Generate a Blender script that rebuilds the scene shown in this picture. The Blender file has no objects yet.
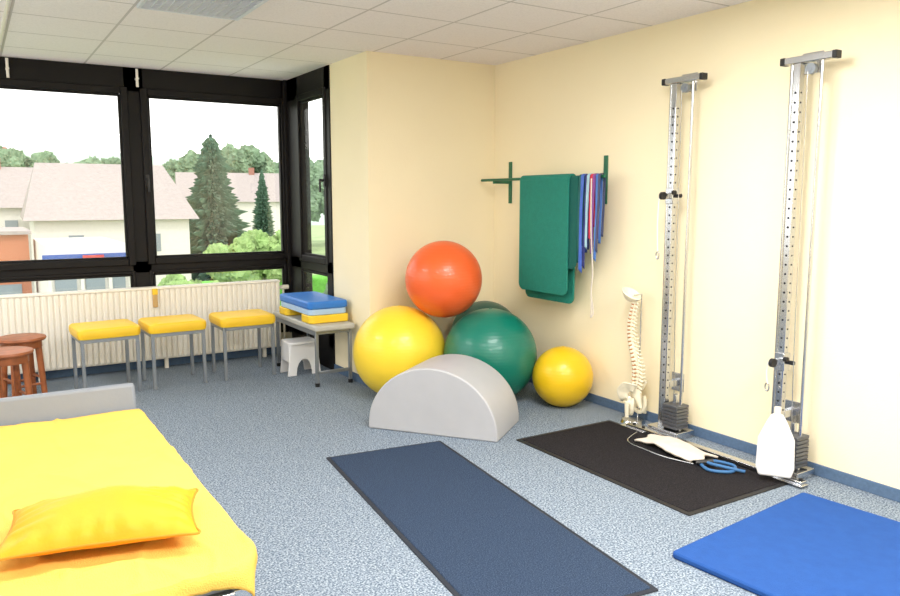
import bpy, bmesh, math, random
from math import sin, cos, pi, radians
from mathutils import Vector, Matrix, noise
random.seed(7)
C = bpy.context
scn = C.scene
COL = scn.collection
scn.view_settings.view_transform = 'Standard'
scn.view_settings.look = 'None'

# ---------------------------------------------------------------- materials
def s2l(c):
    return tuple(((v/255)/12.92 if v/255 <= .04045 else ((v/255+.055)/1.055)**2.4) for v in c)
MATS = {}
def mat(name, rgb, rough=.5, metal=0., bump=0., bscale=60., var=0., vscale=8., spec=.5, coat=0., emit=None, sheen=0.):
    if name in MATS: return MATS[name]
    m = bpy.data.materials.new(name); m.use_nodes = True
    nt = m.node_tree; b = nt.nodes['Principled BSDF']
    c = s2l(rgb)
    b.inputs['Base Color'].default_value = (*c, 1)
    b.inputs['Roughness'].default_value = rough
    b.inputs['Metallic'].default_value = metal
    b.inputs['Specular IOR Level'].default_value = spec
    b.inputs['Coat Weight'].default_value = coat
    b.inputs['Sheen Weight'].default_value = sheen
    tc = nt.nodes.new('ShaderNodeTexCoord')
    n = nt.nodes.new('ShaderNodeTexNoise'); n.inputs['Scale'].default_value = vscale
    n.inputs['Detail'].default_value = 4
    nt.links.new(tc.outputs['Object'], n.inputs['Vector'])
    r = nt.nodes.new('ShaderNodeValToRGB')
    v = max(var, .015)
    r.color_ramp.elements[0].position = .3; r.color_ramp.elements[1].position = .7
    r.color_ramp.elements[0].color = (*[x*(1-v) for x in c], 1)
    r.color_ramp.elements[1].color = (*[min(1, x*(1+v)) for x in c], 1)
    nt.links.new(n.outputs['Fac'], r.inputs['Fac'])
    nt.links.new(r.outputs['Color'], b.inputs['Base Color'])
    if bump > 0:
        n2 = nt.nodes.new('ShaderNodeTexNoise'); n2.inputs['Scale'].default_value = bscale
        n2.inputs['Detail'].default_value = 5
        nt.links.new(tc.outputs['Object'], n2.inputs['Vector'])
        bp = nt.nodes.new('ShaderNodeBump'); bp.inputs['Strength'].default_value = bump
        bp.inputs['Distance'].default_value = .01
        nt.links.new(n2.outputs['Fac'], bp.inputs['Height'])
        nt.links.new(bp.outputs['Normal'], b.inputs['Normal'])
    MATS[name] = m
    return m

def speckle_mat(name, base, dark, light, scale, rough=.95, f=(.36, .5, .66), bump=.5):
    m = bpy.data.materials.new(name); m.use_nodes = True
    nt = m.node_tree; b = nt.nodes['Principled BSDF']
    b.inputs['Roughness'].default_value = rough
    b.inputs['Specular IOR Level'].default_value = .15
    tc = nt.nodes.new('ShaderNodeTexCoord')
    n = nt.nodes.new('ShaderNodeTexNoise'); n.inputs['Scale'].default_value = scale
    n.inputs['Detail'].default_value = 3; n.inputs['Roughness'].default_value = .7
    nt.links.new(tc.outputs['Object'], n.inputs['Vector'])
    r = nt.nodes.new('ShaderNodeValToRGB')
    e = r.color_ramp.elements
    e[0].position = f[0]; e[0].color = (*s2l(dark), 1)
    e[1].position = f[2]; e[1].color = (*s2l(light), 1)
    x = e.new(f[1]); x.color = (*s2l(base), 1)
    nt.links.new(n.outputs['Fac'], r.inputs['Fac'])
    nt.links.new(r.outputs['Color'], b.inputs['Base Color'])
    bp = nt.nodes.new('ShaderNodeBump'); bp.inputs['Strength'].default_value = bump
    bp.inputs['Distance'].default_value = .004
    nt.links.new(n.outputs['Fac'], bp.inputs['Height']); nt.links.new(bp.outputs['Normal'], b.inputs['Normal'])
    return m

M_wall = mat('wall_paint', (254, 241, 208), .75, bump=.12, bscale=120, var=.012, vscale=2, spec=.2)
M_cream = mat('radiator_enamel', (248, 242, 230), .45, spec=.4)
M_frame = mat('black_frame', (20, 17, 17), .5, spec=.25)
M_carpet = speckle_mat('carpet', (118, 131, 146), (70, 83, 100), (174, 184, 193), 115, f=(.36, .5, .64), bump=.3)
M_navy = speckle_mat('navy_mat', (46, 60, 82), (32, 44, 62), (70, 86, 110), 190, bump=.3)
M_navyb = mat('navy_border', (28, 34, 46), .8, bump=.2)
M_black = speckle_mat('black_mat', (34, 32, 35), (20, 19, 21), (54, 51, 55), 160, bump=.3)
M_blackb = mat('rubber_border', (24, 24, 26), .6)
M_blue = mat('blue_foam', (42, 82, 150), .85, bump=.25, bscale=220, var=.06, vscale=20, spec=.15)
M_basebd = mat('baseboard_blue', (84, 108, 138), .8, bump=.2, var=.1, vscale=60)
M_steel = mat('chrome_steel', (205, 207, 211), .22, metal=1.)
M_gsteel = mat('grey_steel', (150, 156, 164), .4, metal=.7)
M_dark = mat('dark_plastic', (28, 28, 30), .45)
M_hole = mat('hole_dark', (30, 30, 34), .8)
M_plate = mat('weight_plate', (110, 112, 118), .4, metal=.7)
M_yvinyl = mat('yellow_vinyl', (246, 200, 44), .42, bump=.06, bscale=90)
M_ysheet = mat('yellow_terry', (238, 194, 96), .95, bump=.5, bscale=260, var=.05, vscale=5, spec=.1)
M_ypil = mat('yellow_cotton', (238, 158, 30), .55, bump=.15, bscale=40, spec=.3)
M_pipe = mat('pillow_piping', (214, 132, 20), .7)
M_gvinyl = mat('grey_vinyl', (130, 136, 145), .45, bump=.05, bscale=60)
M_pad = mat('bench_pad_grey', (186, 186, 180), .5, bump=.05, bscale=60)
M_foam = mat('grey_foam_cover', (178, 179, 184), .5, bump=.12, bscale=10, var=.02)
M_wood = mat('stool_wood', (158, 90, 50), .4, var=.25, vscale=14)
M_green = mat('green_paint', (24, 104, 74), .4)
M_mat_g = mat('teal_foam', (28, 130, 114), .8, bump=.4, bscale=200, var=.06, vscale=30)
M_mat_g2 = mat('dark_teal_foam', (16, 96, 88), .85, bump=.4, bscale=200)
M_bone = mat('bone', (242, 234, 210), .5, var=.06, vscale=40)
M_disc = mat('spine_disc', (200, 136, 76), .5)
M_white = mat('white_plastic', (236, 236, 238), .4)
M_cloth = mat('white_cloth', (222, 212, 200), .9, bump=.4, bscale=120)
M_rope = mat('blue_rope', (60, 112, 165), .6)
M_bstep = mat('blue_step', (44, 120, 206), .45)
M_bstep2 = mat('light_blue_step', (170, 200, 232), .5)
M_ystep = mat('yellow_step', (244, 204, 50), .45)

def ball_mat(name, rgb, rough=.34):
    m = mat(name, rgb, rough, coat=.1)
    nt = m.node_tree; b = nt.nodes['Principled BSDF']
    tc = nt.nodes.new('ShaderNodeTexCoord')
    w = nt.nodes.new('ShaderNodeTexWave'); w.bands_direction = 'Z'
    w.inputs['Scale'].default_value = 14
    nt.links.new(tc.outputs['Object'], w.inputs['Vector'])
    bp = nt.nodes.new('ShaderNodeBump'); bp.inputs['Strength'].default_value = .1
    bp.inputs['Distance'].default_value = .004
    nt.links.new(w.outputs['Fac'], bp.inputs['Height']); nt.links.new(bp.outputs['Normal'], b.inputs['Normal'])
    return m

# ---------------------------------------------------------------- helpers
def empty(name, loc):
    o = bpy.data.objects.new(name, None); o.location = loc; o.empty_display_size = .1
    COL.objects.link(o); return o
def adopt(o, par):
    if par is not None:
        o.parent = par
        o.matrix_parent_inverse = Matrix.Translation(par.location).inverted()
def obj_from_bm(name, bm, m, par=None, smooth=False, bevel=0., seg=2, M=None):
    if M is not None: bm.transform(M)
    bmesh.ops.recalc_face_normals(bm, faces=bm.faces)
    me = bpy.data.meshes.new(name); bm.to_mesh(me); bm.free()
    ms = m if isinstance(m, (list, tuple)) else [m]
    for k in ms: me.materials.append(k)
    o = bpy.data.objects.new(name, me)
    co = [v.co for v in me.vertices]
    c = Vector([(min(v[i] for v in co)+max(v[i] for v in co))/2 for i in range(3)])
    me.transform(Matrix.Translation(-c)); o.location = c
    COL.objects.link(o)
    if bevel > 0:
        md = o.modifiers.new('b', 'BEVEL'); md.width = bevel; md.segments = seg; md.limit_method = 'ANGLE'
        md.angle_limit = radians(40)
        smooth = True
    if smooth:
        me.polygons.foreach_set('use_smooth', [True]*len(me.polygons))
        try: me.set_sharp_from_angle(angle=radians(35))
        except Exception: pass
    adopt(o, par)
    return o
def bm_box(bm, a, b):
    vs = [bm.verts.new((x, y, z)) for x in (a[0], b[0]) for y in (a[1], b[1]) for z in (a[2], b[2])]
    for f in [(0, 1, 3, 2), (4, 6, 7, 5), (0, 4, 5, 1), (2, 3, 7, 6), (0, 2, 6, 4), (1, 5, 7, 3)]:
        bm.faces.new([vs[i] for i in f])
def box(name, a, b, m, par=None, bevel=0., M=None, seg=2):
    bm = bmesh.new(); bm_box(bm, a, b)
    return obj_from_bm(name, bm, m, par, bevel=bevel, M=M, seg=seg)
def boxes(name, lst, m, par=None, bevel=0., M=None):
    bm = bmesh.new()
    for a, b in lst: bm_box(bm, a, b)
    return obj_from_bm(name, bm, m, par, bevel=bevel, M=M)
def bm_cyl(bm, p, q, r, r2=None, n=20):
    p, q = Vector(p), Vector(q); d = q-p
    rot = d.to_track_quat('Z', 'Y').to_matrix().to_4x4()
    bmesh.ops.create_cone(bm, cap_ends=True, segments=n, radius1=r, radius2=r if r2 is None else r2, depth=d.length,
                          matrix=Matrix.Translation((p+q)/2) @ rot)
def cyl(name, p, q, r, m, par=None, r2=None, n=20, M=None, bevel=0.):
    bm = bmesh.new(); bm_cyl(bm, p, q, r, r2, n)
    return obj_from_bm(name, bm, m, par, smooth=True, M=M, bevel=bevel)
def cyls(name, lst, m, par=None, M=None, n=14):
    bm = bmesh.new()
    for l in lst: bm_cyl(bm, l[0], l[1], l[2], l[3] if len(l) > 3 else None, n)
    return obj_from_bm(name, bm, m, par, smooth=True, M=M)
def tube(name, pts, r, m, par=None, M=None, cyclic=False, n=8, steps=8):
    P = [Vector(p) for p in pts]; N = len(P); path = []
    for i in range(N if cyclic else N-1):
        p0 = P[(i-1) % N] if cyclic or i > 0 else P[0]; p1 = P[i]; p2 = P[(i+1) % N]
        p3 = P[(i+2) % N] if cyclic or i+2 < N else P[-1]
        for k in range(steps):
            t = k/steps
            path.append(.5*((2*p1)+(-p0+p2)*t+(2*p0-5*p1+4*p2-p3)*t*t+(-p0+3*p1-3*p2+p3)*t**3))
    if not cyclic: path.append(P[-1])
    bm = bmesh.new(); rings = []; L = len(path); up = None
    for i, p in enumerate(path):
        a = path[(i-1) % L] if cyclic else path[max(0, i-1)]; b = path[(i+1) % L] if cyclic else path[min(L-1, i+1)]
        d = (b-a).normalized()
        if up is None: up = d.orthogonal().normalized()
        up = (up-d*up.dot(d)).normalized(); s = d.cross(up)
        rings.append([bm.verts.new(p+(up*cos(2*pi*k/n)+s*sin(2*pi*k/n))*r) for k in range(n)])
    for i in range(L if cyclic else L-1):
        A, B = rings[i], rings[(i+1) % L]
        for k in range(n): bm.faces.new((A[k], A[(k+1) % n], B[(k+1) % n], B[k]))
    if not cyclic: bm.faces.new(rings[0]); bm.faces.new(rings[-1])
    return obj_from_bm(name, bm, m, par, smooth=True, M=M)
def prism(name, pts, axis, h, m, par=None, bevel=0., M=None, smooth=False, seg=2):
    bm = bmesh.new()
    A = [bm.verts.new((x, y, 0)) for x, y in pts]; B = [bm.verts.new((x, y, h)) for x, y in pts]
    n = len(pts)
    bm.faces.new(A[::-1]); bm.faces.new(B)
    for i in range(n): bm.faces.new((A[i], A[(i+1) % n], B[(i+1) % n], B[i]))
    return obj_from_bm(name, bm, m, par, bevel=bevel, M=M, smooth=smooth, seg=seg)
def rrect(x0, y0, x1, y1, r, n=8):
    out = []
    for cx, cy, a in [(x1-r, y0+r, -pi/2), (x1-r, y1-r, 0), (x0+r, y1-r, pi/2), (x0+r, y0+r, pi)]:
        for k in range(n+1):
            t = a+pi/2*k/n; out.append((cx+r*cos(t), cy+r*sin(t)))
    return out
def lathe(name, prof, m, par=None, n=40, M=None, smooth=True):
    bm = bmesh.new(); rings = []
    for r, z in prof:
        rings.append([bm.verts.new((max(r, 1e-4)*cos(2*pi*k/n), max(r, 1e-4)*sin(2*pi*k/n), z)) for k in range(n)])
    for A, B in zip(rings, rings[1:]):
        for k in range(n): bm.faces.new((A[k], A[(k+1) % n], B[(k+1) % n], B[k]))
    bm.faces.new(rings[0]); bm.faces.new(rings[-1])
    return obj_from_bm(name, bm, m, par, smooth=smooth, M=M)
T = Matrix.Translation
def RZ(a): return Matrix.Rotation(a, 4, 'Z')

# ---------------------------------------------------------------- room
XR, YB, ZC, YW, XA = 3.841, 5.396, 2.615, 7.15, 2.643
XL, YN = -1.7, -1.6
box('floor', (XL-.1, YN-.1, -.12), (XR+.12, YW+.12, 0), M_carpet)
def ceil_mat():
    m = bpy.data.materials.new('ceiling_tiles'); m.use_nodes = True; nt = m.node_tree; b = nt.nodes['Principled BSDF']
    b.inputs['Roughness'].default_value = .9; b.inputs['Specular IOR Level'].default_value = .1
    g = nt.nodes.new('ShaderNodeNewGeometry'); sp = nt.nodes.new('ShaderNodeSeparateXYZ')
    nt.links.new(g.outputs['Position'], sp.inputs[0])
    outs = []
    for ax, off in (('X', .3), ('Y', 4.85)):
        a = nt.nodes.new('ShaderNodeMath'); a.operation = 'SUBTRACT'; a.inputs[1].default_value = off
        nt.links.new(sp.outputs[ax], a.inputs[0])
        pp = nt.nodes.new('ShaderNodeMath'); pp.operation = 'PINGPONG'; pp.inputs[1].default_value = .3
        nt.links.new(a.outputs[0], pp.inputs[0])
        l = nt.nodes.new('ShaderNodeMath'); l.operation = 'LESS_THAN'; l.inputs[1].default_value = .008
        nt.links.new(pp.outputs[0], l.inputs[0]); outs.append(l)
    mx = nt.nodes.new('ShaderNodeMath'); mx.operation = 'MAXIMUM'
    nt.links.new(outs[0].outputs[0], mx.inputs[0]); nt.links.new(outs[1].outputs[0], mx.inputs[1])
    n = nt.nodes.new('ShaderNodeTexNoise'); n.inputs['Scale'].default_value = 90
    nt.links.new(g.outputs['Position'], n.inputs['Vector'])
    r = nt.nodes.new('ShaderNodeValToRGB'); r.color_ramp.elements[0].position = .3; r.color_ramp.elements[1].position = .6
    r.color_ramp.elements[0].color = (.86, .81, .81, 1); r.color_ramp.elements[1].color = (.93, .88, .88, 1)
    nt.links.new(n.outputs['Fac'], r.inputs['Fac'])
    c = nt.nodes.new('ShaderNodeMix'); c.data_type = 'RGBA'
    nt.links.new(mx.outputs[0], c.inputs['Factor']); nt.links.new(r.outputs['Color'], c.inputs['A'])
    c.inputs['B'].default_value = (.62, .58, .57, 1)
    nt.links.new(c.outputs['Result'], b.inputs['Base Color'])
    return m
box('ceiling', (XL-.1, YN-.1, ZC), (XR+.12, YW+.12, ZC+.12), ceil_mat())
box('wall_right', (XR, YN-.1, 0), (XR+.12, YB+.12, ZC), M_wall)
box('wall_back', (XA, YB, 0), (XR, YB+.12, ZC), M_wall)
box('wall_alcove', (XA, YB+.12, 0), (XA+.12, 6.10, ZC), M_wall)
box('wall_rear', (XL-.1, YN-.1, 0), (XR, YN, ZC), M_wall)
boxes('wall_left', [((XL-.1, YN, 0), (XL, 3.2, ZC)), ((XL-.1, 3.2, 0), (XL, 6.8, .85)), ((XL-.1, 3.2, 2.4), (XL, 6.8, ZC)),
                    ((XL-.1, 6.8, 0), (XL, YW+.1, ZC))], M_wall)
box('wall_window', (XL, YW-.02, 0), (XA+.05, YW+.1, .2), M_wall)
box('baseboard_right', (XR-.012, YN, 0), (XR, YB, .065), M_basebd, bevel=.003)
box('baseboard_back', (XA, YB-.012, 0), (XR-.012, YB, .065), M_basebd, bevel=.003)
box('baseboard_alcove', (XA-.012, YB-.012, 0), (XA, 6.10, .065), M_basebd, bevel=.003)
box('baseboard_window', (XL, YW-.035, 0), (XA-.05, YW-.02, .10), M_basebd, bevel=.003)

def glass_mat():
    m = bpy.data.materials.new('window_glass'); m.use_nodes = True; nt = m.node_tree
    nt.nodes.clear(); o = nt.nodes.new('ShaderNodeOutputMaterial'); t = nt.nodes.new('ShaderNodeBsdfTransparent')
    g = nt.nodes.new('ShaderNodeBsdfGlossy'); g.inputs['Roughness'].default_value = .02
    mx = nt.nodes.new('ShaderNodeMixShader'); mx.inputs[0].default_value = .04
    t.inputs['Color'].default_value = (.98, .985, .98, 1)
    nt.links.new(t.outputs[0], mx.inputs[1]); nt.links.new(g.outputs[0], mx.inputs[2]); nt.links.new(mx.outputs[0], o.inputs[0])
    return m
M_glass = glass_mat()
def lever(par, name, M):
    boxes(name, [((-.015, -.012, -.05), (.015, 0, .05)), ((-.009, -.045, -.012), (.009, -.012, .012)),
                 ((-.009, -.055, -.1), (.009, -.04, .012))], M_dark, par, bevel=.003, M=M)
def pane(par, x0, x1, z0, z1, M, tag, fr=.07, dep=.05):
    boxes('sash_'+tag, [((x0-fr, -dep, z0-fr), (x0, .0, z1+fr)), ((x1, -dep, z0-fr), (x1+fr, 0, z1+fr)),
                        ((x0, -dep, z1), (x1, 0, z1+fr)), ((x0, -dep, z0-fr), (x1, 0, z0))], M_frame, par, bevel=.008, M=M)
    f = .018
    boxes('bead_'+tag, [((x0, -.03, z0), (x0+f, -.005, z1)), ((x1-f, -.03, z0), (x1, -.005, z1)),
                        ((x0, -.03, z1-f), (x1, -.005, z1)), ((x0, -.03, z0), (x1, -.005, z0+f))], M_frame, par, bevel=.003, M=M)
    box('glass_'+tag, (x0, -.016, z0), (x1, -.010, z1), M_glass, par, M=M)
w1 = empty('window_1', (1.2, YW, 1.4))
M1 = T((0, YW, 0))
boxes('frame', [((XL, -.02, 2.41), (XA+.06, .09, ZC)), ((XL, -.02, .85), (XA+.06, .09, .96)), ((XL, -.02, .2), (XA+.06, .09, .32)),
                ((1.19, -.02, .2), (1.355, .09, ZC)), ((-.39, -.02, .2), (-.21, .09, ZC)), ((XL, -.02, .2), (XL+.09, .09, ZC)),
                ((XA-.06, -.02, .2), (XA+.06, .09, ZC))], M_frame, w1, bevel=.006, M=M1)
pane(w1, 1.38, 2.575, .985, 2.385, M1, 'right', fr=.06)
pane(w1, -.19, 1.160, .985, 2.385, M1, 'middle', fr=.06)
pane(w1, XL+.12, -.42, .985, 2.385, M1, 'left', fr=.06)
for i, (a, b) in enumerate([(1.36, 2.57), (-.205, 1.185), (XL+.1, -.40)]):
    pane(w1, a, b, .33, .845, M1, 'low_%d' % i, fr=.03, dep=.03)
lever(w1, 'handle', T((1.345, YW-.05, 1.66)))
boxes('corner_post', [((XA-.045, YW-.06, .2), (XA+.08, YW+.09, ZC))], M_frame, w1, bevel=.01)
w2 = empty('window_2', (XA, 6.6, 1.4))
M2 = T((XA+.03, 0, 0)) @ RZ(radians(-90))
boxes('frame', [((XA-.01, 6.1, 2.41), (XA+.1, YW, ZC)), ((XA-.01, 6.1, .85), (XA+.1, YW, .96)), ((XA-.01, 6.1, 0), (XA+.1, YW, .32)),
                ((XA-.01, 6.1, .2), (XA+.1, 6.21, ZC)), ((XA-.01, 6.83, .2), (XA+.1, YW, ZC))], M_frame, w2, bevel=.006)
pane(w2, -6.80, -6.235, .985, 2.385, M2, 'side', fr=.06, dep=.05)
pane(w2, -6.82, -6.22, .33, .84, M2, 'side_low', fr=.03, dep=.03)
lever(w2, 'handle', T((XA-.02, 6.20, 1.66)) @ RZ(radians(-90)))
w3 = empty('added_window', (XL, 5, 1.6))  # unseen window, added with its opening to bring daylight in from the left
boxes('frame', [((XL-.07, 3.2, .85), (XL-.02, 6.8, .93)), ((XL-.07, 3.2, 2.32), (XL-.02, 6.8, 2.4)), ((XL-.07, 3.2, .85), (XL-.02, 3.28, 2.4)),
                ((XL-.07, 6.72, .85), (XL-.02, 6.8, 2.4)), ((XL-.07, 4.95, .85), (XL-.02, 5.05, 2.4))], M_frame, w3, bevel=.006)
ct = empty('curtain_track', (.27, 5, ZC))
boxes('track', [((.262, 2.6, ZC-.018), (.280, 7.06, ZC-.001))], M_cream, ct, bevel=.003)
hooks = []
for hx_ in (.34, 1.30):
    hooks += [((hx_, YW-.06, 2.45), (hx_, YW-.06, 2.60), .011), ((hx_, YW-.08, 2.52), (hx_, YW-.02, 2.52), .013)]
cyls('cord_hooks', hooks, M_cream, w1)

v = empty('ceiling_light', (1.2, 4.55, ZC))
M_alu = mat('louvre_alu', (222, 226, 236), .4, metal=.1)
M_lamp = mat('lamp_tray', (150, 156, 176), .5)
boxes('tray', [((.91, 4.26, ZC-.004), (1.49, 4.84, ZC-.001))], M_lamp, v)
boxes('rim', [((.905, 4.255, ZC-.022), (1.495, 4.275, ZC-.002)), ((.905, 4.825, ZC-.022), (1.495, 4.845, ZC-.002)),
              ((.905, 4.275, ZC-.022), (.925, 4.825, ZC-.002)), ((1.475, 4.275, ZC-.022), (1.495, 4.825, ZC-.002))], M_alu, v, bevel=.002)
boxes('louvres', [((.925, 4.29+i*.046, ZC-.018), (1.475, 4.296+i*.046, ZC-.006)) for i in range(12)] +
      [((.925+.046*k, 4.275, ZC-.018), (.931+.046*k, 4.825, ZC-.006)) for k in range(1, 12)], M_alu, v)

# ---------------------------------------------------------------- radiator
rad = empty('radiator', (1.0, 7.0, .4))
rx0, rx1, ry = -.75, 2.47, 6.98
box('back_panel', (rx0, ry+.014, .09), (rx1, ry+.1, .72), M_cream, rad, bevel=.004)
ribs = []
x = rx0+.01
while x < rx1-.03:
    ribs.append(((x, ry, .1), (x+.037, ry+.02, .715))); x += .046
boxes('ribs', ribs, M_cream, rad, bevel=.009)
boxes('top_rail', [((rx0-.005, ry-.004, .715), (rx1+.005, ry+.104, .735))], M_cream, rad, bevel=.005)
boxes('feet', [((a, ry+.03, 0), (a+.03, ry+.07, .1)) for a in (-.6, .4, 1.4, 2.3)], M_cream, rad)
cyls('valve', [((rx1, ry+.05, .66), (rx1+.05, ry+.05, .66), .014), ((rx1+.05, ry+.05, .0), (rx1+.05, ry+.05, .66), .01),
               ((rx1+.03, ry+.05, .66), (rx1+.10, ry+.05, .66), .022)], M_cream, rad)
M_tan = mat('heat_meter_tan', (206, 168, 110), .5)
boxes('heat_meter', [((1.315, ry-.022, .56), (1.355, ry, .70))], M_tan, rad, bevel=.006)
boxes('heat_meter_cap', [((1.312, ry-.024, .67), (1.358, ry, .725))], M_ystep, rad, bevel=.006)

# ---------------------------------------------------------------- padded stools
def padded_stool(cx, cy, w, d, h, rot):
    e = empty('padded_stool', (cx, cy, 0)); M = T((cx, cy, 0)) @ RZ(rot)
    prof = rrect(-w/2, -d/2, w/2, d/2, .045)
    bm = bmesh.new(); n = len(prof); rings = []
    for s, z in [(.90, h-.084), (.97, h-.080), (1.0, h-.055), (1.0, h-.03), (.985, h-.014), (.93, h-.003), (.6, h+.004), (.2, h+.006)]:
        rings.append([bm.verts.new((px*s, py*s, z)) for px, py in prof])
    for A, B in zip(rings, rings[1:]):
        for k in range(n): bm.faces.new((A[k], A[(k+1) % n], B[(k+1) % n], B[k]))
    bm.faces.new(rings[0]); bm.faces.new(rings[-1])
    obj_from_bm('seat', bm, M_yvinyl, e, smooth=True, M=M)
    a, b = w/2-.03, d/2-.03; t = .0125
    L = [((sx*a-t, sy*b-t, 0), (sx*a+t, sy*b+t, h-.08)) for sx in (-1, 1) for sy in (-1, 1)]
    boxes('legs', L, M_gsteel, e, bevel=.002, M=M)
    R = [((-a, sy*b-t, h-.11), (a, sy*b+t, h-.082)) for sy in (-1, 1)]+[((sx*a-t, -b, h-.11), (sx*a+t, b, h-.082)) for sx in (-1, 1)]
    boxes('apron', R, M_gsteel, e, bevel=.002, M=M)
padded_stool(.845, 6.44, .455, .43, .53, .06)
padded_stool(1.355, 6.44, .455, .43, .53, .03)
padded_stool(1.93, 6.43, .47, .43, .53, .0)

def wooden_stool(cx, cy):
    e = empty('wooden_stool', (cx, cy, 0)); M = T((cx, cy, 0))
    lathe('seat', [(.0, .445), (.14, .445), (.165, .45), (.172, .462), (.168, .475), (.15, .48), (0, .477)], M_wood, e, M=M)
    L = []
    for k in range(4):
        a = pi/4+k*pi/2+.3
        L.append(((.15*cos(a), .15*sin(a), 0), (.12*cos(a), .12*sin(a), .45), .020, .024))
    cyls('legs', L, M_wood, e, M=M)
    lathe('seat_ring', [(.125, .395), (.14, .395), (.14, .445), (.125, .445)], M_wood, e, M=M)
    S = []
    for k in range(4):
        a, b = pi/4+k*pi/2+.3, pi/4+(k+1)*pi/2+.3
        S.append(((.145*cos(a), .145*sin(a), .12+.04*(k % 2)), (.145*cos(b), .145*sin(b), .12+.04*(k % 2)), .010))
    cyls('stretchers', S, M_wood, e, M=M)
wooden_stool(.27, 6.48)
wooden_stool(.15, 5.93)

# ---------------------------------------------------------------- bench + step
bn = empty('exercise_bench', (2.45, 6.1, 0))
bx0, bx1, by0, by1 = 2.27, 2.60, 5.62, 6.60
bz = .455
prism('pad', rrect(bx0-.01, by0-.03, bx1+.01, by1, .03), 'z', .045, M_pad, bn, bevel=.012, M=T((0, 0, bz)))
t = .013
boxes('frame', [((x-t, y-t, 0), (x+t, y+t, bz)) for x in (bx0+.02, bx1-.02) for y in (by0+.03, by1-.04)] +
      [((x-t, by0+.03, bz-.04), (x+t, by1-.04, bz)) for x in (bx0+.02, bx1-.02)] +
      [((bx0+.02, y-t, bz-.03), (bx1-.02, y+t, bz)) for y in (by0+.03, by1-.04)] +
      [((bx0+.02, y-t, .10), (bx1-.02, y+t, .125)) for y in (by0+.03, by1-.04)], M_gsteel, bn, bevel=.003)
cyls('feet', [((x, y, 0), (x, y, .03), .019) for x in (bx0+.02, bx1-.02) for y in (by0+.03, by1-.04)], M_dark, bn)
st = empty('aerobic_step', (2.43, 6.05, .5))
sx0, sx1, sy0, sy1 = 2.26, 2.61, 5.72, 6.44
prism('platform', rrect(sx0, sy0, sx1, sy1, .05), 'z', .062, M_bstep, st, bevel=.014, M=T((0, 0, .615)))
prism('platform_skirt', rrect(sx0+.008, sy0+.008, sx1-.008, sy1-.008, .05), 'z', .048, M_bstep2, st, bevel=.006, M=T((0, 0, .567)))
prism('riser_front', rrect(sx0, sy0-.01, sx1, sy0+.2, .04), 'z', .064, M_ystep, st, bevel=.008, M=T((0, 0, .502)))
prism('riser_back', rrect(sx0, sy1-.2, sx1, sy1+.01, .04), 'z', .064, M_ystep, st, bevel=.008, M=T((0, 0, .502)))

ws = empty('step_stool', (2.36, 6.2, 0))
def arch(w0, w1, h, aw, ah):
    P = [(-w0, 0), (-w1, h)]+[(w1, h), (w0, 0), (aw, 0)]
    for k in range(9):
        a = pi*k/8; P.append((aw*cos(a)*.99, .0+ah*sin(a)+.02))
    P.append((-aw, 0)); return P
for i, y in enumerate((-.1, .085)):
    prism('side_%d' % i, arch(.15, .12, .27, .07, .12), 'z', .015, M_white, ws, bevel=.004, M=T((2.36, 6.22+y, 0)) @ Matrix.Rotation(pi/2, 4, 'X'))
boxes('sides', [((2.225, 6.11, .12), (2.24, 6.31, .27)), ((2.48, 6.11, .12), (2.495, 6.31, .27))], M_white, ws, bevel=.003)
prism('top', rrect(2.225, 6.09, 2.495, 6.33, .04), 'z', .025, M_white, ws, bevel=.008, M=T((0, 0, .265)))

# ---------------------------------------------------------------- balls
def ball(c, r, m, tilt=(0, 0), squash=.985):
    bm = bmesh.new(); bmesh.ops.create_uvsphere(bm, u_segments=72, v_segments=44, radius=r)
    for v_ in bm.verts:
        v_.co.z = max(v_.co.z, -r*squash)
    bmesh.ops.create_cone(bm, cap_ends=True, segments=20, radius1=.014, radius2=.011, depth=.008, matrix=T((0, 0, r)))
    M = Matrix.Rotation(tilt[0], 4, 'X') @ Matrix.Rotation(tilt[1], 4, 'Y') if squash >= 1 else Matrix.Identity(4)
    return obj_from_bm('exercise_ball', bm, m, smooth=True, M=T(c) @ M)
M_by = ball_mat('ball_yellow', (246, 212, 56)); M_bo = ball_mat('ball_orange', (232, 98, 44))
M_bg = ball_mat('ball_green', (12, 116, 98)); M_bd = ball_mat('ball_dark_green', (10, 84, 76)); M_by2 = ball_mat('ball_yellow_small', (234, 192, 26))
ball((2.71, 5.035, .347), .352, M_by)
ball((3.235, 4.585, .344), .349, M_bg)
ball((3.59, 4.17, .217), .220, M_by2)
ball((2.985, 4.84, .905), .288, M_bo, squash=1.0, tilt=(.9, .6))
ball((3.545, 5.10, .385), .285, M_bd, squash=1.0, tilt=(1.5, .6))

# ---------------------------------------------------------------- foam half cylinder
ang = math.atan2(-.70, .53)
hp = [(-.445, 0), (.445, 0)]
for k in range(1, 40):
    a = pi*k/40; hp.append((.445*cos(a), .03+.405*sin(a)))
hp.insert(2, (.445, .03)); hp.append((-.445, .03))
Mh = T((2.412, 4.07, 0)) @ RZ(ang) @ Matrix.Rotation(pi/2, 4, 'X') @ T((0, 0, -.50))
prism('foam_half_roll', hp, 'z', .50, M_foam, bevel=.010, M=Mh, seg=3)

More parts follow.
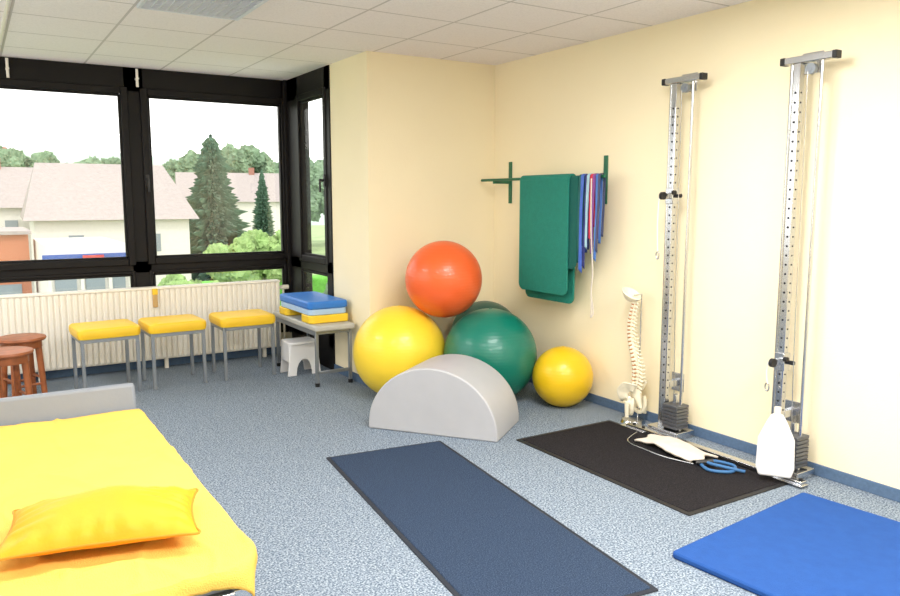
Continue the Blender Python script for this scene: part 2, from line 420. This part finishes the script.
# ---------------------------------------------------------------- floor mats
def fmat(name, corner, ang, w, l, th, m, mb=None, rad=.01, border=.03):
    M = T((*corner, 0)) @ RZ(ang)
    e = empty(name, (*corner, 0))
    if mb:
        prism('border', rrect(0, -l, w, 0, rad), 'z', th*.6, mb, e, bevel=.003, M=M)
        prism('pile', rrect(border, -l+border, w-border, -border, rad), 'z', th, m, e, bevel=.004, M=M)
    else:
        prism('slab', rrect(0, -l, w, 0, rad), 'z', th, m, e, bevel=th*.3, M=M)
fmat('floor_mat', (1.67, 4.02), radians(-6.8), .735, 2.03, .010, M_navy, M_navyb, border=.022)
fmat('rubber_mat', (2.81, 3.70), radians(0.), .80, 1.37, .010, M_black, M_blackb, border=.028)
fmat('exercise_mat', (2.41, 2.085), radians(5.5), 1.085, 1.9, .03, M_blue, rad=.02)

# ---------------------------------------------------------------- treatment table
tb = empty('treatment_table', (.25, 2.7, 0))
tx0, tx1, ty0, ty1, tz = -.12, .60, 1.87, 3.62, .545
prism('board', rrect(tx0+.01, ty0+.01, tx1-.01, ty1, .1), 'z', .05, M_gvinyl, tb, bevel=.015, M=T((0, 0, tz-.055)))
bm = bmesh.new(); NX, NY = 100, 200; dr = .045; R = .13
cx, cy = (tx0+tx1)/2, (ty0+ty1)/2; hx, hy = (tx1-tx0)/2, (ty1-ty0)/2
grid = []
for j in range(NY+1):
    row = []
    for i in range(NX+1):
        x = -hx-dr+(2*hx+2*dr)*i/NX; y = -hy-dr+(2*hy+2*dr)*j/NY
        if y > hy-.03: y = hy-.03+(y-hy+.03)*.3
        r_ = R if y < 0 else .02
        qx, qy = abs(x)-(hx-r_), abs(y)-(hy-r_)
        ox, oy = max(qx, 0), max(qy, 0); dd = math.hypot(ox, oy); sd = dd+min(max(qx, qy), 0)-r_
        z = tz+.006
        if sd > 0:
            sx, sy = (1 if x > 0 else -1), (1 if y > 0 else -1)
            nx_, ny_ = (ox/dd*sx, oy/dd*sy) if dd > 0 else (0, 0)
            wv = .006*sin((x*7+y*9)*3)
            k = min(1, sd/.02)
            off = .008*k+wv*k*min(1, sd/.05)
            x += nx_*(off-sd*.95); y += ny_*(off-sd); z -= sd*.9
        P = Vector((x+cx, y+cy, 0))
        wr = noise.noise(Vector((P.x*3.2+P.y*1.1, P.y*2.2-P.x*1.6, 1.3)))
        wr2 = noise.noise(Vector((P.x*5-P.y*2.1, P.y*3.2+P.x*2.6, 7.3)))
        z += .008*max(0, 1-abs(wr)*6)**2+.005*max(0, 1-abs(wr2)*6)**2+.004*noise.noise(P*5)+.0012*noise.noise(P*60)
        row.append(bm.verts.new((P.x, P.y, z)))
    grid.append(row)
for j in range(NY):
    for i in range(NX): bm.faces.new((grid[j][i], grid[j][i+1], grid[j+1][i+1], grid[j+1][i]))
o = obj_from_bm('sheet', bm, M_ysheet, tb, smooth=True)
md = o.modifiers.new('s', 'SOLIDIFY'); md.thickness = .004; md.offset = 1
Mhd = T((0, ty1+.01, tz-.03)) @ Matrix.Rotation(radians(12), 4, 'X').inverted()
box('head_section', (tx0, 0, 0), (tx1-.005, .075, .155), M_gvinyl, tb, bevel=.018, M=Mhd, seg=3)
boxes('frame', [((tx0+.08, ty0+.15, tz-.10), (tx0+.12, ty1+.08, tz-.055)), ((tx1-.14, ty0+.15, tz-.10), (tx1-.10, ty1+.08, tz-.055)),
                ((tx0+.08, ty0+.15, tz-.10), (tx1-.10, ty0+.19, tz-.055)), ((tx0+.08, ty1-.1, tz-.10), (tx1-.10, ty1-.06, tz-.055))], M_gsteel, tb, bevel=.004)
boxes('legs', [((x, y, .06), (x+.04, y+.04, tz-.10)) for x in (tx0+.1, tx1-.15) for y in (ty0+.22, ty1-.25)] +
      [((x-.01, ty0+.12, .03), (x+.05, ty1-.12, .07)) for x in (tx0+.1, tx1-.15)] +
      [((tx0+.1, y, .03), (tx1-.11, y+.05, .07)) for y in (ty0+.14, ty1-.19)], M_gsteel, tb, bevel=.004)
cyls('feet', [((x, y, 0), (x, y, .035), .028) for x in (tx0+.12, tx1-.13) for y in (ty0+.16, ty1-.16)], M_dark, tb)
boxes('side_bracket', [((tx1-.22, ty0+.0, tz-.10), (tx1-.08, ty0+.16, tz-.055)), ((tx1-.14, ty0+.04, tz-.12), (tx1-.02, ty0+.08, tz-.07))], M_steel, tb, bevel=.004)

bm = bmesh.new(); N = 44; L_, W_, H_ = .50, .33, .078
def pxy(u, w): return u*L_/2*(1-.07*cos(w*pi/2)), w*W_/2*(1-.11*cos(u*pi/2))
for side in (1, -1):
    g = []
    for j in range(N+1):
        row = []
        for i in range(N+1):
            u, w = -1+2*i/N, -1+2*j/N
            f = max(0, (1-abs(u)**2.2)*(1-abs(w)**2.2))
            h = (H_ if side > 0 else .045)*f**.6
            x, y = pxy(u, w)
            nz = noise.noise(Vector((x*7, y*7, side*3.)))*.012*min(1, f*2)
            gt = .006*sin(w*20+3*noise.noise(Vector((x*9, y*9, 2))))*max(0, abs(u)-.35)*1.6*(1-abs(w)**3)*min(1, f*6)
            gt += .005*sin(u*26+3*noise.noise(Vector((x*9, y*9, 5))))*max(0, abs(w)-.45)*1.6*min(1, f*6)
            row.append(bm.verts.new((x, y, side*h+nz+(gt if side > 0 else 0))))
        g.append(row)
    for j in range(N):
        for i in range(N): bm.faces.new((g[j][i], g[j][i+1], g[j+1][i+1], g[j+1][i]))
bmesh.ops.remove_doubles(bm, verts=bm.verts, dist=.0015)
Mpl = T((.262, 2.235, tz+.062)) @ RZ(radians(-13))
pil = obj_from_bm('pillow', bm, M_ypil, smooth=True, M=Mpl)
bd = []
for k in range(10): bd.append(pxy(-1+2*k/10, -1))
for k in range(8): bd.append(pxy(1, -1+2*k/8))
for k in range(10): bd.append(pxy(1-2*k/10, 1))
for k in range(8): bd.append(pxy(-1, 1-2*k/8))
tube('piping', [(a, b, 0) for a, b in bd], .0035, M_pipe, pil, M=Mpl, cyclic=True, n=8, steps=4)

# ---------------------------------------------------------------- wall rail with hanging mats and bands
wr = empty('wall_rail', (XR-.1, 4.5, 1.65))
rx, rz = XR-.17, 1.655
cyl('rod', (rx, 3.87, rz), (rx, 5.34, rz), .011, M_green, wr)
for i, (y, lo) in enumerate(((4.035, .19), (5.16, .19))):
    boxes('bracket_%d' % i, [((XR-.012, y-.018, rz-lo), (XR, y+.018, rz+.15)), ((rx-.01, y-.008, rz-.03), (XR-.01, y+.008, rz-.005))], M_green, wr, bevel=.002)
def hanging_mat(name, y0, y1, zf, zb, th, gap, m, x=rx):
    e = empty(name, (x, (y0+y1)/2, rz))
    for nm, s, zl in (('front', -1, zf), ('back', 1, zb)):
        xx = x+s*gap/2
        M = Matrix(((0, 0, 1, xx if s > 0 else xx-th), (1, 0, 0, 0), (0, 1, 0, 0), (0, 0, 0, 1)))
        r = .055; pts = []
        for cx_, a0 in ((y0+r, pi), (y1-r, 1.5*pi)):
            for k in range(9):
                a = a0+pi/2*k/8; pts.append((cx_+r*cos(a), zl+r+r*sin(a)))
        pts += [(y1, rz-.012), (y0, rz-.012)]
        prism(nm, pts, 'z', th, m, e, bevel=.004, M=M)
    bm = bmesh.new(); n = 14; A = []
    for y in (y0+.001, y1-.001):
        o_, i_ = [], []
        for k in range(n+1):
            a = pi*k/n
            o_.append(bm.verts.new((x+(gap/2+th)*cos(a), y, rz-.014+(gap/2+th)*sin(a))))
            i_.append(bm.verts.new((x+(gap/2)*cos(a), y, rz-.014+(gap/2)*sin(a))))
        A.append((o_, i_))
    for k in range(n):
        bm.faces.new((A[0][0][k], A[0][0][k+1], A[1][0][k+1], A[1][0][k]))
        bm.faces.new((A[0][1][k], A[0][1][k+1], A[1][1][k+1], A[1][1][k]))
        for q in (0, 1): bm.faces.new((A[q][0][k], A[q][0][k+1], A[q][1][k+1], A[q][1][k]))
    obj_from_bm('fold', bm, m, e, smooth=True)
hanging_mat('hanging_gym_mat', 4.195, 4.765, .80, .735, .014, .052, M_mat_g)
hanging_mat('hanging_gym_mat', 4.115, 4.60, 1.00, 1.04, .008, .030, M_mat_g2)
def band(y, w, zl, rgb, dx, ph, twist=.02):
    m = mat('band_%d_%d_%d' % rgb, rgb, .6, var=.08, vscale=20)
    bm = bmesh.new(); n = 34; cols = 6; rows = []
    path = []
    for k in range(n+1): path.append((rx-.016-dx, zl+(rz-zl)*k/n))
    for k in range(1, 8):
        a = pi-pi*k/8; path.append((rx+(.016+dx)*cos(a), rz+(.016+dx*.5)*sin(a)))
    for k in range(n//2+1): path.append((rx+.016+dx, rz-(rz-zl)*.8*k/(n//2)))
    for k, (px, pz) in enumerate(path):
        row = []
        for c in range(cols+1):
            s = c/cols-.5
            amp = min(1, abs(rz-pz)*4)
            wx = twist*amp*sin(s*7+ph+pz*3)*.5
            row.append(bm.verts.new((px-abs(wx), y+s*w*(1-.15*amp*abs(sin(pz*2+ph)))+.005*amp*sin(pz*4+ph), pz+.02*s*(k == 0))))
        rows.append(row)
    for A, B in zip(rows, rows[1:]):
        for c in range(cols): bm.faces.new((A[c], A[c+1], B[c+1], B[c]))
    o = obj_from_bm('resistance_band', bm, m, smooth=True)
    md = o.modifiers.new('s', 'SOLIDIFY'); md.thickness = .0012
band(4.094, .026, 1.05, (30, 100, 96), .004, .2)
band(4.065, .034, .99, (72, 108, 200), .010, 1.2)
band(4.033, .028, 1.02, (52, 58, 124), .004, 4.2)
band(4.006, .028, 1.16, (170, 206, 222), .010, 2.2)
band(3.976, .034, 1.22, (224, 62, 84), .006, .9, .008)
band(3.948, .024, 1.12, (150, 84, 160), .010, 3.1)
band(3.924, .028, 1.08, (84, 130, 204), .004, 5.1)
band(3.898, .024, 1.14, (76, 82, 112), .010, 4.1)
tube('hanging_cord', [(rx-.045, 3.952, 1.64), (rx-.045, 3.945, 1.3), (rx-.03, 3.935, 1.0), (rx-.03, 3.945, .86), (rx-.02, 3.93, .72), (rx-.028, 3.945, .68), (rx-.03, 3.94, .72), (rx-.03, 3.945, .9)], .005, M_cloth)

# ---------------------------------------------------------------- pulley machines
def pulley(yc, carr_z, hook_z, stack_n):
    e = empty('cable_pulley_machine', (XR-.12, yc, 0))
    x = XR-.12; zt = 2.20
    boxes('column', [((x-.02, yc-.02, .03), (x+.02, yc+.02, zt))], M_steel, e, bevel=.004)
    H = []
    z = .25
    while z < 2.1:
        H.append(((x-.0215, yc, z), (x-.019, yc, z), .006)); H.append(((x, yc-.0215, z), (x, yc-.019, z), .005)); z += .05
    cyls('holes', H, M_hole, e, n=10)
    cyls('side_tube', [((x+.01, yc+.042, .04), (x+.01, yc+.042, zt), .013)], M_steel, e)
    cyls('guide_rods', [((x, yc-.13, .04), (x, yc-.13, zt), .009), ((x+.035, yc-.105, .04), (x+.035, yc-.105, zt), .006)], M_steel, e)
    boxes('top_bar', [((x-.022, yc-.20, zt), (x+.022, yc+.08, zt+.035))], M_steel, e, bevel=.004)
    boxes('end_caps', [((x-.024, yc-.215, zt-.002), (x+.024, yc-.19, zt+.037)), ((x-.024, yc+.07, zt-.002), (x+.024, yc+.10, zt+.037))], M_dark, e, bevel=.004)
    boxes('wall_brackets', [((x+.02, yc-.04, zt-.005), (XR, yc+.0, zt+.03)), ((XR-.006, yc-.06, zt-.04), (XR, yc+.06, zt+.07)),
                            ((x+.02, yc-.02, .3), (XR, yc+.02, .34)), ((XR-.006, yc-.05, .26), (XR, yc+.05, .38))], M_steel, e, bevel=.003)
    cyls('top_wheel', [((x-.010, yc-.07, zt-.035), (x+.010, yc-.07, zt-.035), .028), ((x-.014, yc-.07, zt-.035), (x+.014, yc-.07, zt-.035), .010)], M_gsteel, e, n=28)
    boxes('carriage', [((x-.03, yc-.03, carr_z-.05), (x+.026, yc+.03, carr_z+.05)), ((x-.075, yc-.008, carr_z-.02), (x-.03, yc+.008, carr_z+.02))], M_steel, e, bevel=.004)
    cyls('carriage_wheel', [((x-.085, yc-.010, carr_z), (x-.085, yc+.010, carr_z), .024), ((x-.03, yc-.05, carr_z+.02), (x-.03, yc-.03, carr_z+.02), .014)], M_dark, e, n=24)
    cyls('knob', [((x, yc-.03, carr_z), (x, yc-.07, carr_z), .012)], M_dark, e)
    tube('cable', [(x-.03, yc-.07, zt-.05), (x-.028, yc-.075, 1.5), (x-.025, yc-.08, .8), (x-.01, yc-.085, .06+.022*stack_n)], .0025, M_steel, e)
    tube('pull_cord', [(x-.085, yc+.028, carr_z), (x-.085, yc+.035, (carr_z+hook_z)/2), (x-.08, yc+.03, hook_z)], .003, M_white, e)
    tube('snap_hook', [(x-.08, yc+.03+.012*cos(a), hook_z-.02+.022*sin(a)) for a in [2*pi*k/8 for k in range(8)]], .004, M_steel, e, cyclic=True)
    P = [((x-.055, yc-.15, .06+.022*k), (x+.055, yc-.03, .078+.022*k)) for k in range(stack_n)]
    boxes('weight_stack', P, M_plate, e, bevel=.002)
    boxes('selector', [((x-.012, yc-.102, .06+.022*stack_n), (x+.012, yc-.078, .12+.022*stack_n))], M_steel, e, bevel=.002)
    boxes('base', [((x-.08, yc-.18, .022), (x+.08, yc+.07, .05)), ((x-.07, yc-.17, 0), (x+.07, yc-.15, .022)), ((x-.07, yc+.03, 0), (x+.07, yc+.05, .022))], M_steel, e, bevel=.003)
    return e
pulley(3.32, 1.52, 1.17, 7)
pulley(2.50, .62, .5, 8)
fr = empty('floor_rail', (3.6, 2.9, 0))
boxes('bars', [((3.585, 2.26, .012), (3.635, 3.52, .034))], M_steel, fr, bevel=.004)
boxes('plates', [((3.57, 3.36, .010), (3.636, 3.56, .016)), ((3.57, 2.25, .010), (3.636, 2.42, .016)), ((3.615, 2.3, 0), (3.634, 3.5, .012))], M_steel, fr, bevel=.002)
cyls('bolts', [((3.61, y, .03), (3.61, y, .044), .010) for y in (2.28, 2.37, 3.39, 3.47)], M_dark, fr)

pd = [(-.08, 0), (.08, 0), (.095, .05), (.09, .20), (.05, .29), (.028, .33), (-.028, .33), (-.05, .29), (-.09, .20), (-.095, .05)]
e = empty('padded_paddle', (3.50, 2.37, 0))
Mp = T((3.535, 2.385, .040)) @ RZ(radians(-55)) @ Matrix.Rotation(radians(90-10), 4, 'X')
prism('pad', pd, 'z', .035, M_white, e, bevel=.012, M=Mp, seg=3)
prism('grip', [(-.018, .31), (.018, .31), (.018, .37), (-.018, .37)], 'z', .03, M_cloth, e, bevel=.008, M=Mp)

bm = bmesh.new(); N = 26; g = []
for j in range(N+1):
    row = []
    for i in range(N+1):
        u, w = i/N-.5, j/N-.5
        x = 3.465+u*.19+.02*sin(w*6); y = 3.00+w*.44+.02*sin(u*9)
        r = math.hypot(u, w)*1.4
        z = .022+.034*max(0, 1-r*r)+.009*(1+noise.noise(Vector((x*16, y*16, 0))))
        row.append(bm.verts.new((x, y, z)))
    g.append(row)
for j in range(N):
    for i in range(N): bm.faces.new((g[j][i], g[j][i+1], g[j+1][i+1], g[j+1][i]))
o = obj_from_bm('folded_towel', bm, M_cloth, smooth=True)
md = o.modifiers.new('s', 'SOLIDIFY'); md.thickness = .012
jr = empty('blue_pull_rope', (3.5, 2.65, .012))
tube('rope', [(3.40, 2.76, .021), (3.36, 2.66, .021), (3.44, 2.58, .021), (3.51, 2.62, .03), (3.48, 2.73, .03), (3.41, 2.71, .038), (3.44, 2.60, .036), (3.50, 2.54, .022)], .009, M_rope, jr)
tube('grip', [(3.38, 2.77, .026), (3.44, 2.70, .045)], .014, M_dark, jr)
tube('wire', [(3.54, 3.38, .016), (3.36, 3.28, .016), (3.33, 3.1, .016), (3.33, 2.95, .016), (3.37, 2.78, .018)], .004, M_steel, jr)

# ---------------------------------------------------------------- spine model
sx, sy = 3.725, 3.595
sp = empty('spine_model', (sx, sy, 0))
def sc(t):
    z = .235+.585*t
    return Vector((sx-.01, sy-.005+.026*sin(t*2*pi*1.05+3.4)+.03*t, z))
bmB, bmD = bmesh.new(), bmesh.new()
nv = 24
for i in range(nv):
    t = i/(nv-1); p = sc(t); p2 = sc(min(1, t+.02)); d = (p2-sc(max(0, t-.02))).normalized()
    k = 1.4-.6*t; r = .023*k; h = .0082
    bm_cyl(bmB, p-d*h, p+d*h, r, n=14)
    bm_cyl(bmD, p+d*h, p+d*(h+.008), r*.92, n=12)
    bm_cyl(bmB, p+Vector((0, -r*.6, 0)), p+Vector((0, -r*.6-.034*k, -.013*k)), .007*k, .005*k, n=8)
    for s in (-1, 1):
        bm_cyl(bmB, p+Vector((s*r*.5, -r*.5, 0)), p+Vector((s*(r+.018*k), -r*1.0, .003)), .0065*k, .0045*k, n=8)
        bm_cyl(bmB, p+Vector((s*r*.45, -r*.9, -.010)), p+Vector((s*r*.45, -r*.9, .012)), .007*k, n=8)
obj_from_bm('vertebrae', bmB, M_bone, sp, smooth=True)
obj_from_bm('discs', bmD, M_disc, sp, smooth=True)
lathe('occiput', [(0, -.02), (.03, -.015), (.05, 0), (.062, .018), (.056, .022), (.03, .0), (0, -.008)], M_bone, sp, M=T(sc(1)+Vector((-.01, .028, .035))) @ Matrix.Rotation(.5, 4, 'X') @ Matrix.Diagonal((1, 1.2, 1.4, 1)))
base = sc(0)
Sp = T(base+Vector((0, -.035, -.005))) @ Matrix.Diagonal((1.0, 1.35, 1.15, 1))
bm = bmesh.new()
bm_cyl(bm, Vector((0, .02, .0)), Vector((0, -.02, -.10)), .036, .010, n=14)
obj_from_bm('sacrum', bm, M_bone, sp, smooth=True, M=Sp)
for s in (-1, 1):
    bm = bmesh.new(); NU, NV = 12, 14; g = []
    for j in range(NV+1):
        v_ = j/NV; row = []
        for i in range(NU+1):
            u = i/NU
            a = radians(-30+150*v_)
            rad_ = .03+.062*u*(1-.08*sin(v_*pi*3)**2)
            x = s*(.035+.045*u*max(0, sin(v_*pi))**.6+.008)
            y = .01+rad_*cos(a)*.8; z = -.03+rad_*sin(a)*.95
            row.append(bm.verts.new((x, y, z)))
        g.append(row)
    for j in range(NV):
        for i in range(NU): bm.faces.new((g[j][i], g[j][i+1], g[j+1][i+1], g[j+1][i]))
    nm = 'l' if s < 0 else 'r'
    o = obj_from_bm('ilium_'+nm, bm, M_bone, sp, smooth=True, M=Sp)
    md = o.modifiers.new('s', 'SOLIDIFY'); md.thickness = .009
    V = Vector
    tube('ischium_'+nm, [V((s*.055, .0, -.04)), V((s*.06, -.005, -.09)), V((s*.045, .01, -.135)), V((s*.02, .04, -.12)), V((s*.008, .055, -.085)), V((s*.035, .045, -.06)), V((s*.055, .015, -.045))], .013, M_bone, sp, n=8, M=Sp)
    cyls('femur_'+nm, [(V((s*.06, .01, -.065)), V((s*.085, .01, -.075)), .017, .013), (V((s*.085, .01, -.06)), V((s*.083, .01, -.15)), .014, .010)], M_bone, sp, M=Sp)
cyls('stand', [((sx+.045, sy, .02), (sx+.045, sy, .87), .005), ((sx+.045, sy, .87), (sx-.01, sy+.02, .865), .004), ((sx, sy, 0), (sx, sy, .02), .085, .075)], M_steel, sp)

# ---------------------------------------------------------------- outside
M_grass = mat('grass', (140, 160, 112), .9, var=.2, vscale=.3)
M_leaf = mat('leaf_light', (136, 164, 104), .8, var=.3, vscale=3, bump=1, bscale=6, spec=.1)
M_leaf2 = mat('leaf_mid', (116, 138, 112), .8, var=.3, vscale=1, bump=1, bscale=6, spec=.1)
M_con = mat('conifer', (84, 112, 94), .85, var=.3, vscale=3, bump=1, bscale=6, spec=.1)
M_hedge = mat('hedge_green', (104, 172, 72), .85, var=.25, vscale=5, bump=1, bscale=9, spec=.1)
M_roof = mat('roof_pale', (158, 150, 148), .8, var=.08, vscale=6, spec=.1)
M_roofr = mat('roof_red', (156, 112, 100), .8, var=.08, spec=.1)
M_render = mat('house_render', (214, 210, 206), .8, var=.03, spec=.1)
M_hwin = mat('house_window', (130, 140, 150), .3)
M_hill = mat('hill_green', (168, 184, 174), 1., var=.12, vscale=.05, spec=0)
M_sign_b = mat('sign_blue', (50, 84, 160), .6); M_sign_r = mat('sign_red', (190, 60, 60), .6)
M_brick = mat('brick_orange', (180, 116, 88), .8)
GZ = -4.0
box('outdoor_ground', (-60, 9, GZ-.2), (120, 230, GZ), M_grass)
def house(name, c, w, d, ez, rz_, rot, mr, hip=.0, over=.4, wins=True):
    e = empty(name, (c[0], c[1], GZ)); M = T((c[0], c[1], 0)) @ RZ(rot)
    box('walls', (-w/2, -d/2, GZ), (w/2, d/2, ez), M_render, e, M=M)
    bm = bmesh.new(); a, b = w/2+over, d/2+over
    vs = [bm.verts.new(p) for p in [(-a, -b, ez-.15), (a, -b, ez-.15), (a, b, ez-.15), (-a, b, ez-.15), (-a+hip, 0, rz_), (a-hip, 0, rz_)]]
    for f in [(0, 1, 5, 4), (1, 2, 5), (2, 3, 4, 5), (3, 0, 4), (3, 2, 1, 0)]: bm.faces.new([vs[i] for i in f])
    obj_from_bm('roof', bm, mr, e, M=M)
    W = []
    n = max(2, int(w//2.4))
    for k in range(n):
        xx = -w/2+w*(k+.5)/n
        for zz in ((ez-1.7, ez-4.3) if wins else (ez-1.6,)):
            W.append(((xx-.3, -d/2-.04, zz), (xx+.3, -d/2, zz+.8)))
    boxes('windows', W, M_hwin, e, M=M)
    boxes('chimney', [((w*.2, -.3, ez), (w*.2+.5, .2, rz_+.5))], M_roofr, e, M=M)
    return e
house('neighbour_house', (5.65, 41, 0), 6.3, 9, .75, 3.2, -.04, M_roof, hip=.7, wins=False)
house('neighbour_house', (.0, 50, 0), 6, 8, 1.2, 3.3, .1, M_roof, wins=False)
house('neighbour_house', (1.0, 105, 0), 6, 9, 5.6, 7.6, .1, M_roofr)
house('neighbour_house', (21.5, 74, 0), 9, 8, 1.4, 4.0, -.2, M_roof)
sh = empty('shop_building', (3.1, 27, GZ))
box('walls', (1.9, 26, GZ), (4.2, 31, .1), M_render, sh)
box('fascia', (1.8, 25.9, -.50), (4.3, 26.0, -.18), M_sign_b, sh)
boxes('shop_sign', [((2.9, 25.84, -.46), (3.5, 25.9, -.22))], M_sign_r, sh)
boxes('posts', [((x, 25.85, GZ), (x+.1, 25.95, -.5)) for x in (1.9, 2.8, 3.6, 4.2)], M_render, sh)
boxes('shop_front', [((2.1, 25.95, -2.2), (2.7, 25.99, -.7)), ((2.95, 25.95, -2.2), (3.5, 25.99, -.7)), ((3.7, 25.95, -2.2), (4.1, 25.99, -.7))], M_hwin, sh)
gb = empty('garage_building', (1.0, 32, GZ))
box('walls', (.4, 30, GZ), (1.7, 34, .30), M_brick, gb)
box('flat_roof', (.3, 29.8, .30), (1.8, 34.2, .42), M_roof, gb)
boxes('door', [((.7, 29.96, GZ), (1.4, 30, -1.4))], M_hwin, gb)

def blob_tree(name, c, parts, m, trunk=.2, seed=0, jag=.3):
    rnd = random.Random(seed)
    e = empty(name, (c[0], c[1], GZ))
    cyl('trunk', (c[0], c[1], GZ), (c[0], c[1], c[2]), trunk, M_wood, e, r2=trunk*.5)
    bm = bmesh.new()
    for (dx, dy, dz, r) in parts:
        for q in range(9):
            off = Vector((rnd.uniform(-1, 1), rnd.uniform(-1, 1), rnd.uniform(-1, 1)))*r*.65
            b2 = bmesh.new(); bmesh.ops.create_icosphere(b2, subdivisions=4, radius=r*rnd.uniform(.28, .55))
            for v_ in b2.verts:
                n_ = noise.noise(v_.co*3/r+Vector((q, dx, dz)))*.35+noise.noise(v_.co*14/r+Vector((q, dx, dz)))*jag
                v_.co *= 1+n_
                v_.co += Vector((c[0]+dx, c[1]+dy, c[2]+dz))+off
            me = bpy.data.meshes.new('t'); b2.to_mesh(me); b2.free(); bm.from_mesh(me); bpy.data.meshes.remove(me)
    obj_from_bm('crown', bm, m, e)
def conifer(name, c, h, r, m, seed=0, pw=.8):
    rnd = random.Random(seed); e = empty(name, (c[0], c[1], GZ))
    cyl('trunk', (c[0], c[1], GZ), (c[0], c[1], GZ+h*.97), .22, M_wood, e, r2=.03)
    bm = bmesh.new(); n = 50
    for k in range(n):
        t = k/(n-1); z = GZ+h*(.06+.93*t); rr = r*(1-t)**pw*(1+.2*rnd.uniform(-1, 1))+.06
        nb = 26
        for b in range(nb):
            a = 2*pi*(b+rnd.random())/nb; L = rr*rnd.uniform(.55, 1.15)
            d = Vector((cos(a), sin(a), 0)); s = Vector((-sin(a), cos(a), 0)); wd = .11*r*(1-t*.6)
            p0 = Vector((c[0], c[1], z+.12*r)); p1 = p0+d*L*.65+Vector((0, 0, -.05*r)); p2 = p0+d*L+Vector((0, 0, -.12*r))
            v = [bm.verts.new(x) for x in (p0, p1-s*wd, p2, p1+s*wd, p1+Vector((0, 0, -.18*r)))]
            bm.faces.new((v[0], v[1], v[2], v[3])); bm.faces.new((v[0], v[1], v[4])); bm.faces.new((v[1], v[2], v[4])); bm.faces.new((v[2], v[3], v[4])); bm.faces.new((v[3], v[0], v[4]))
    obj_from_bm('crown', bm, m, e)
conifer('spruce_tree', (12.6, 47), 9.2, 2.3, M_con, 3, pw=.55)
conifer('spruce_tree', (20.0, 60), 7.8, 1.3, M_con, 5)
blob_tree('leafy_bush', (6.4, 20.5, -.2), [(-1.5, 0, -1.0, .8), (-.4, 0, -.2, .9), (.9, .2, -.1, .9), (-.2, .4, -1.4, 1.3)], M_leaf, .12, 1)
blob_tree('leafy_tree', (9.9, 20.0, .6), [(0, 0, .8, 1.0), (.6, .3, -.6, 1.2), (-.2, 0, -1.6, 1.1), (.7, 0, 2.2, 1.0), (1, .3, 3.6, 1.0)], M_leaf2, .12, 2)
for i in range(10):
    blob_tree('background_tree', (-3+5.2*i+random.uniform(-1, 1), 86+random.uniform(-3, 3), (3.8, 4.1, 3.6, 3.2, 2.6, 4.4, 4.2, 3.6, 3.6, 4.0)[i]),
              [(0, 0, 0, 2.8), (2.6, 0, -.8, 2.6), (-2.4, 0, -.6, 2.6), (0, 0, -3, 3)], M_leaf2, .4, 10+i)
box('clipped_hedge', (4.9, 24.5, GZ), (13, 25.3, -1.15), M_hedge, bevel=.1)
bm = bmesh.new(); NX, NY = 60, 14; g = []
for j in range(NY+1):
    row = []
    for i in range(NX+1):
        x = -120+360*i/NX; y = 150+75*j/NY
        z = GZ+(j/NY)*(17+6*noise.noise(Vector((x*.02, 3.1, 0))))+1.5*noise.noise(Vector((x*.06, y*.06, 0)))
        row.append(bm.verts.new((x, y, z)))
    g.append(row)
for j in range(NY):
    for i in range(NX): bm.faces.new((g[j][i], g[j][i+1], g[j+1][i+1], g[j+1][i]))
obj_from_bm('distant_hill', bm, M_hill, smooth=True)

# ---------------------------------------------------------------- lights
w = bpy.data.worlds.new('World'); scn.world = w; w.use_nodes = True
bg = w.node_tree.nodes['Background']; bg.inputs['Color'].default_value = (1, .985, .965, 1); bg.inputs['Strength'].default_value = 2.7
sun = bpy.data.lights.new('sun', 'SUN'); sun.energy = 1.0; sun.angle = radians(6); sun.color = (1, .96, .9)
so = bpy.data.objects.new('sun', sun); so.rotation_euler = Vector((-.25, .62, -.75)).to_track_quat('-Z', 'Y').to_euler(); COL.objects.link(so)
def fill_panel(x, y, wx, wy, power):  # unseen fill light added to brighten the room, built as a ceiling panel
    e = empty('fill_light', (x, y, ZC))
    box('fill_housing', (x-wx/2-.03, y-wy/2-.03, ZC-.03), (x+wx/2+.03, y+wy/2+.03, ZC-.001), M_alu, e, bevel=.004)
    l = bpy.data.lights.new('fill_area', 'AREA'); l.shape = 'RECTANGLE'; l.size = wx; l.size_y = wy; l.energy = power; l.color = (1, .985, .96)
    o = bpy.data.objects.new('fill_area', l); o.location = (x, y, ZC-.04); COL.objects.link(o); adopt(o, e)
fill_panel(.5, .3, 1.2, .6, 76)
fill_panel(2.3, .3, 1.2, .6, 84)
fill_panel(.2, 2.6, 1.2, .6, 26)
fill_panel(2.1, 2.4, 1.2, .6, 68)
fill_panel(-.6, 5.0, .6, 1.2, 42)
def portal(loc, rot, sx_, sy_):
    l = bpy.data.lights.new('window_portal', 'AREA'); l.shape = 'RECTANGLE'; l.size = sx_; l.size_y = sy_; l.cycles.is_portal = True
    o = bpy.data.objects.new('window_portal', l); o.location = loc; o.rotation_euler = rot; COL.objects.link(o)
portal((.5, YW+.13, 1.4), (radians(-90), 0, 0), 4.3, 2.4)
portal((XL-.12, 5.0, 1.62), (0, radians(-90), 0), 1.6, 3.6)

# ---------------------------------------------------------------- camera
cd = bpy.data.cameras.new('camera'); co = bpy.data.objects.new('camera', cd); COL.objects.link(co)
cd.sensor_width = 36; cd.lens = 36*762.478/900; cd.clip_start = .05; cd.clip_end = 600
co.location = (0, 0, 1.5); co.rotation_euler = (pi/2-.129, 0, -.561)
scn.camera = co
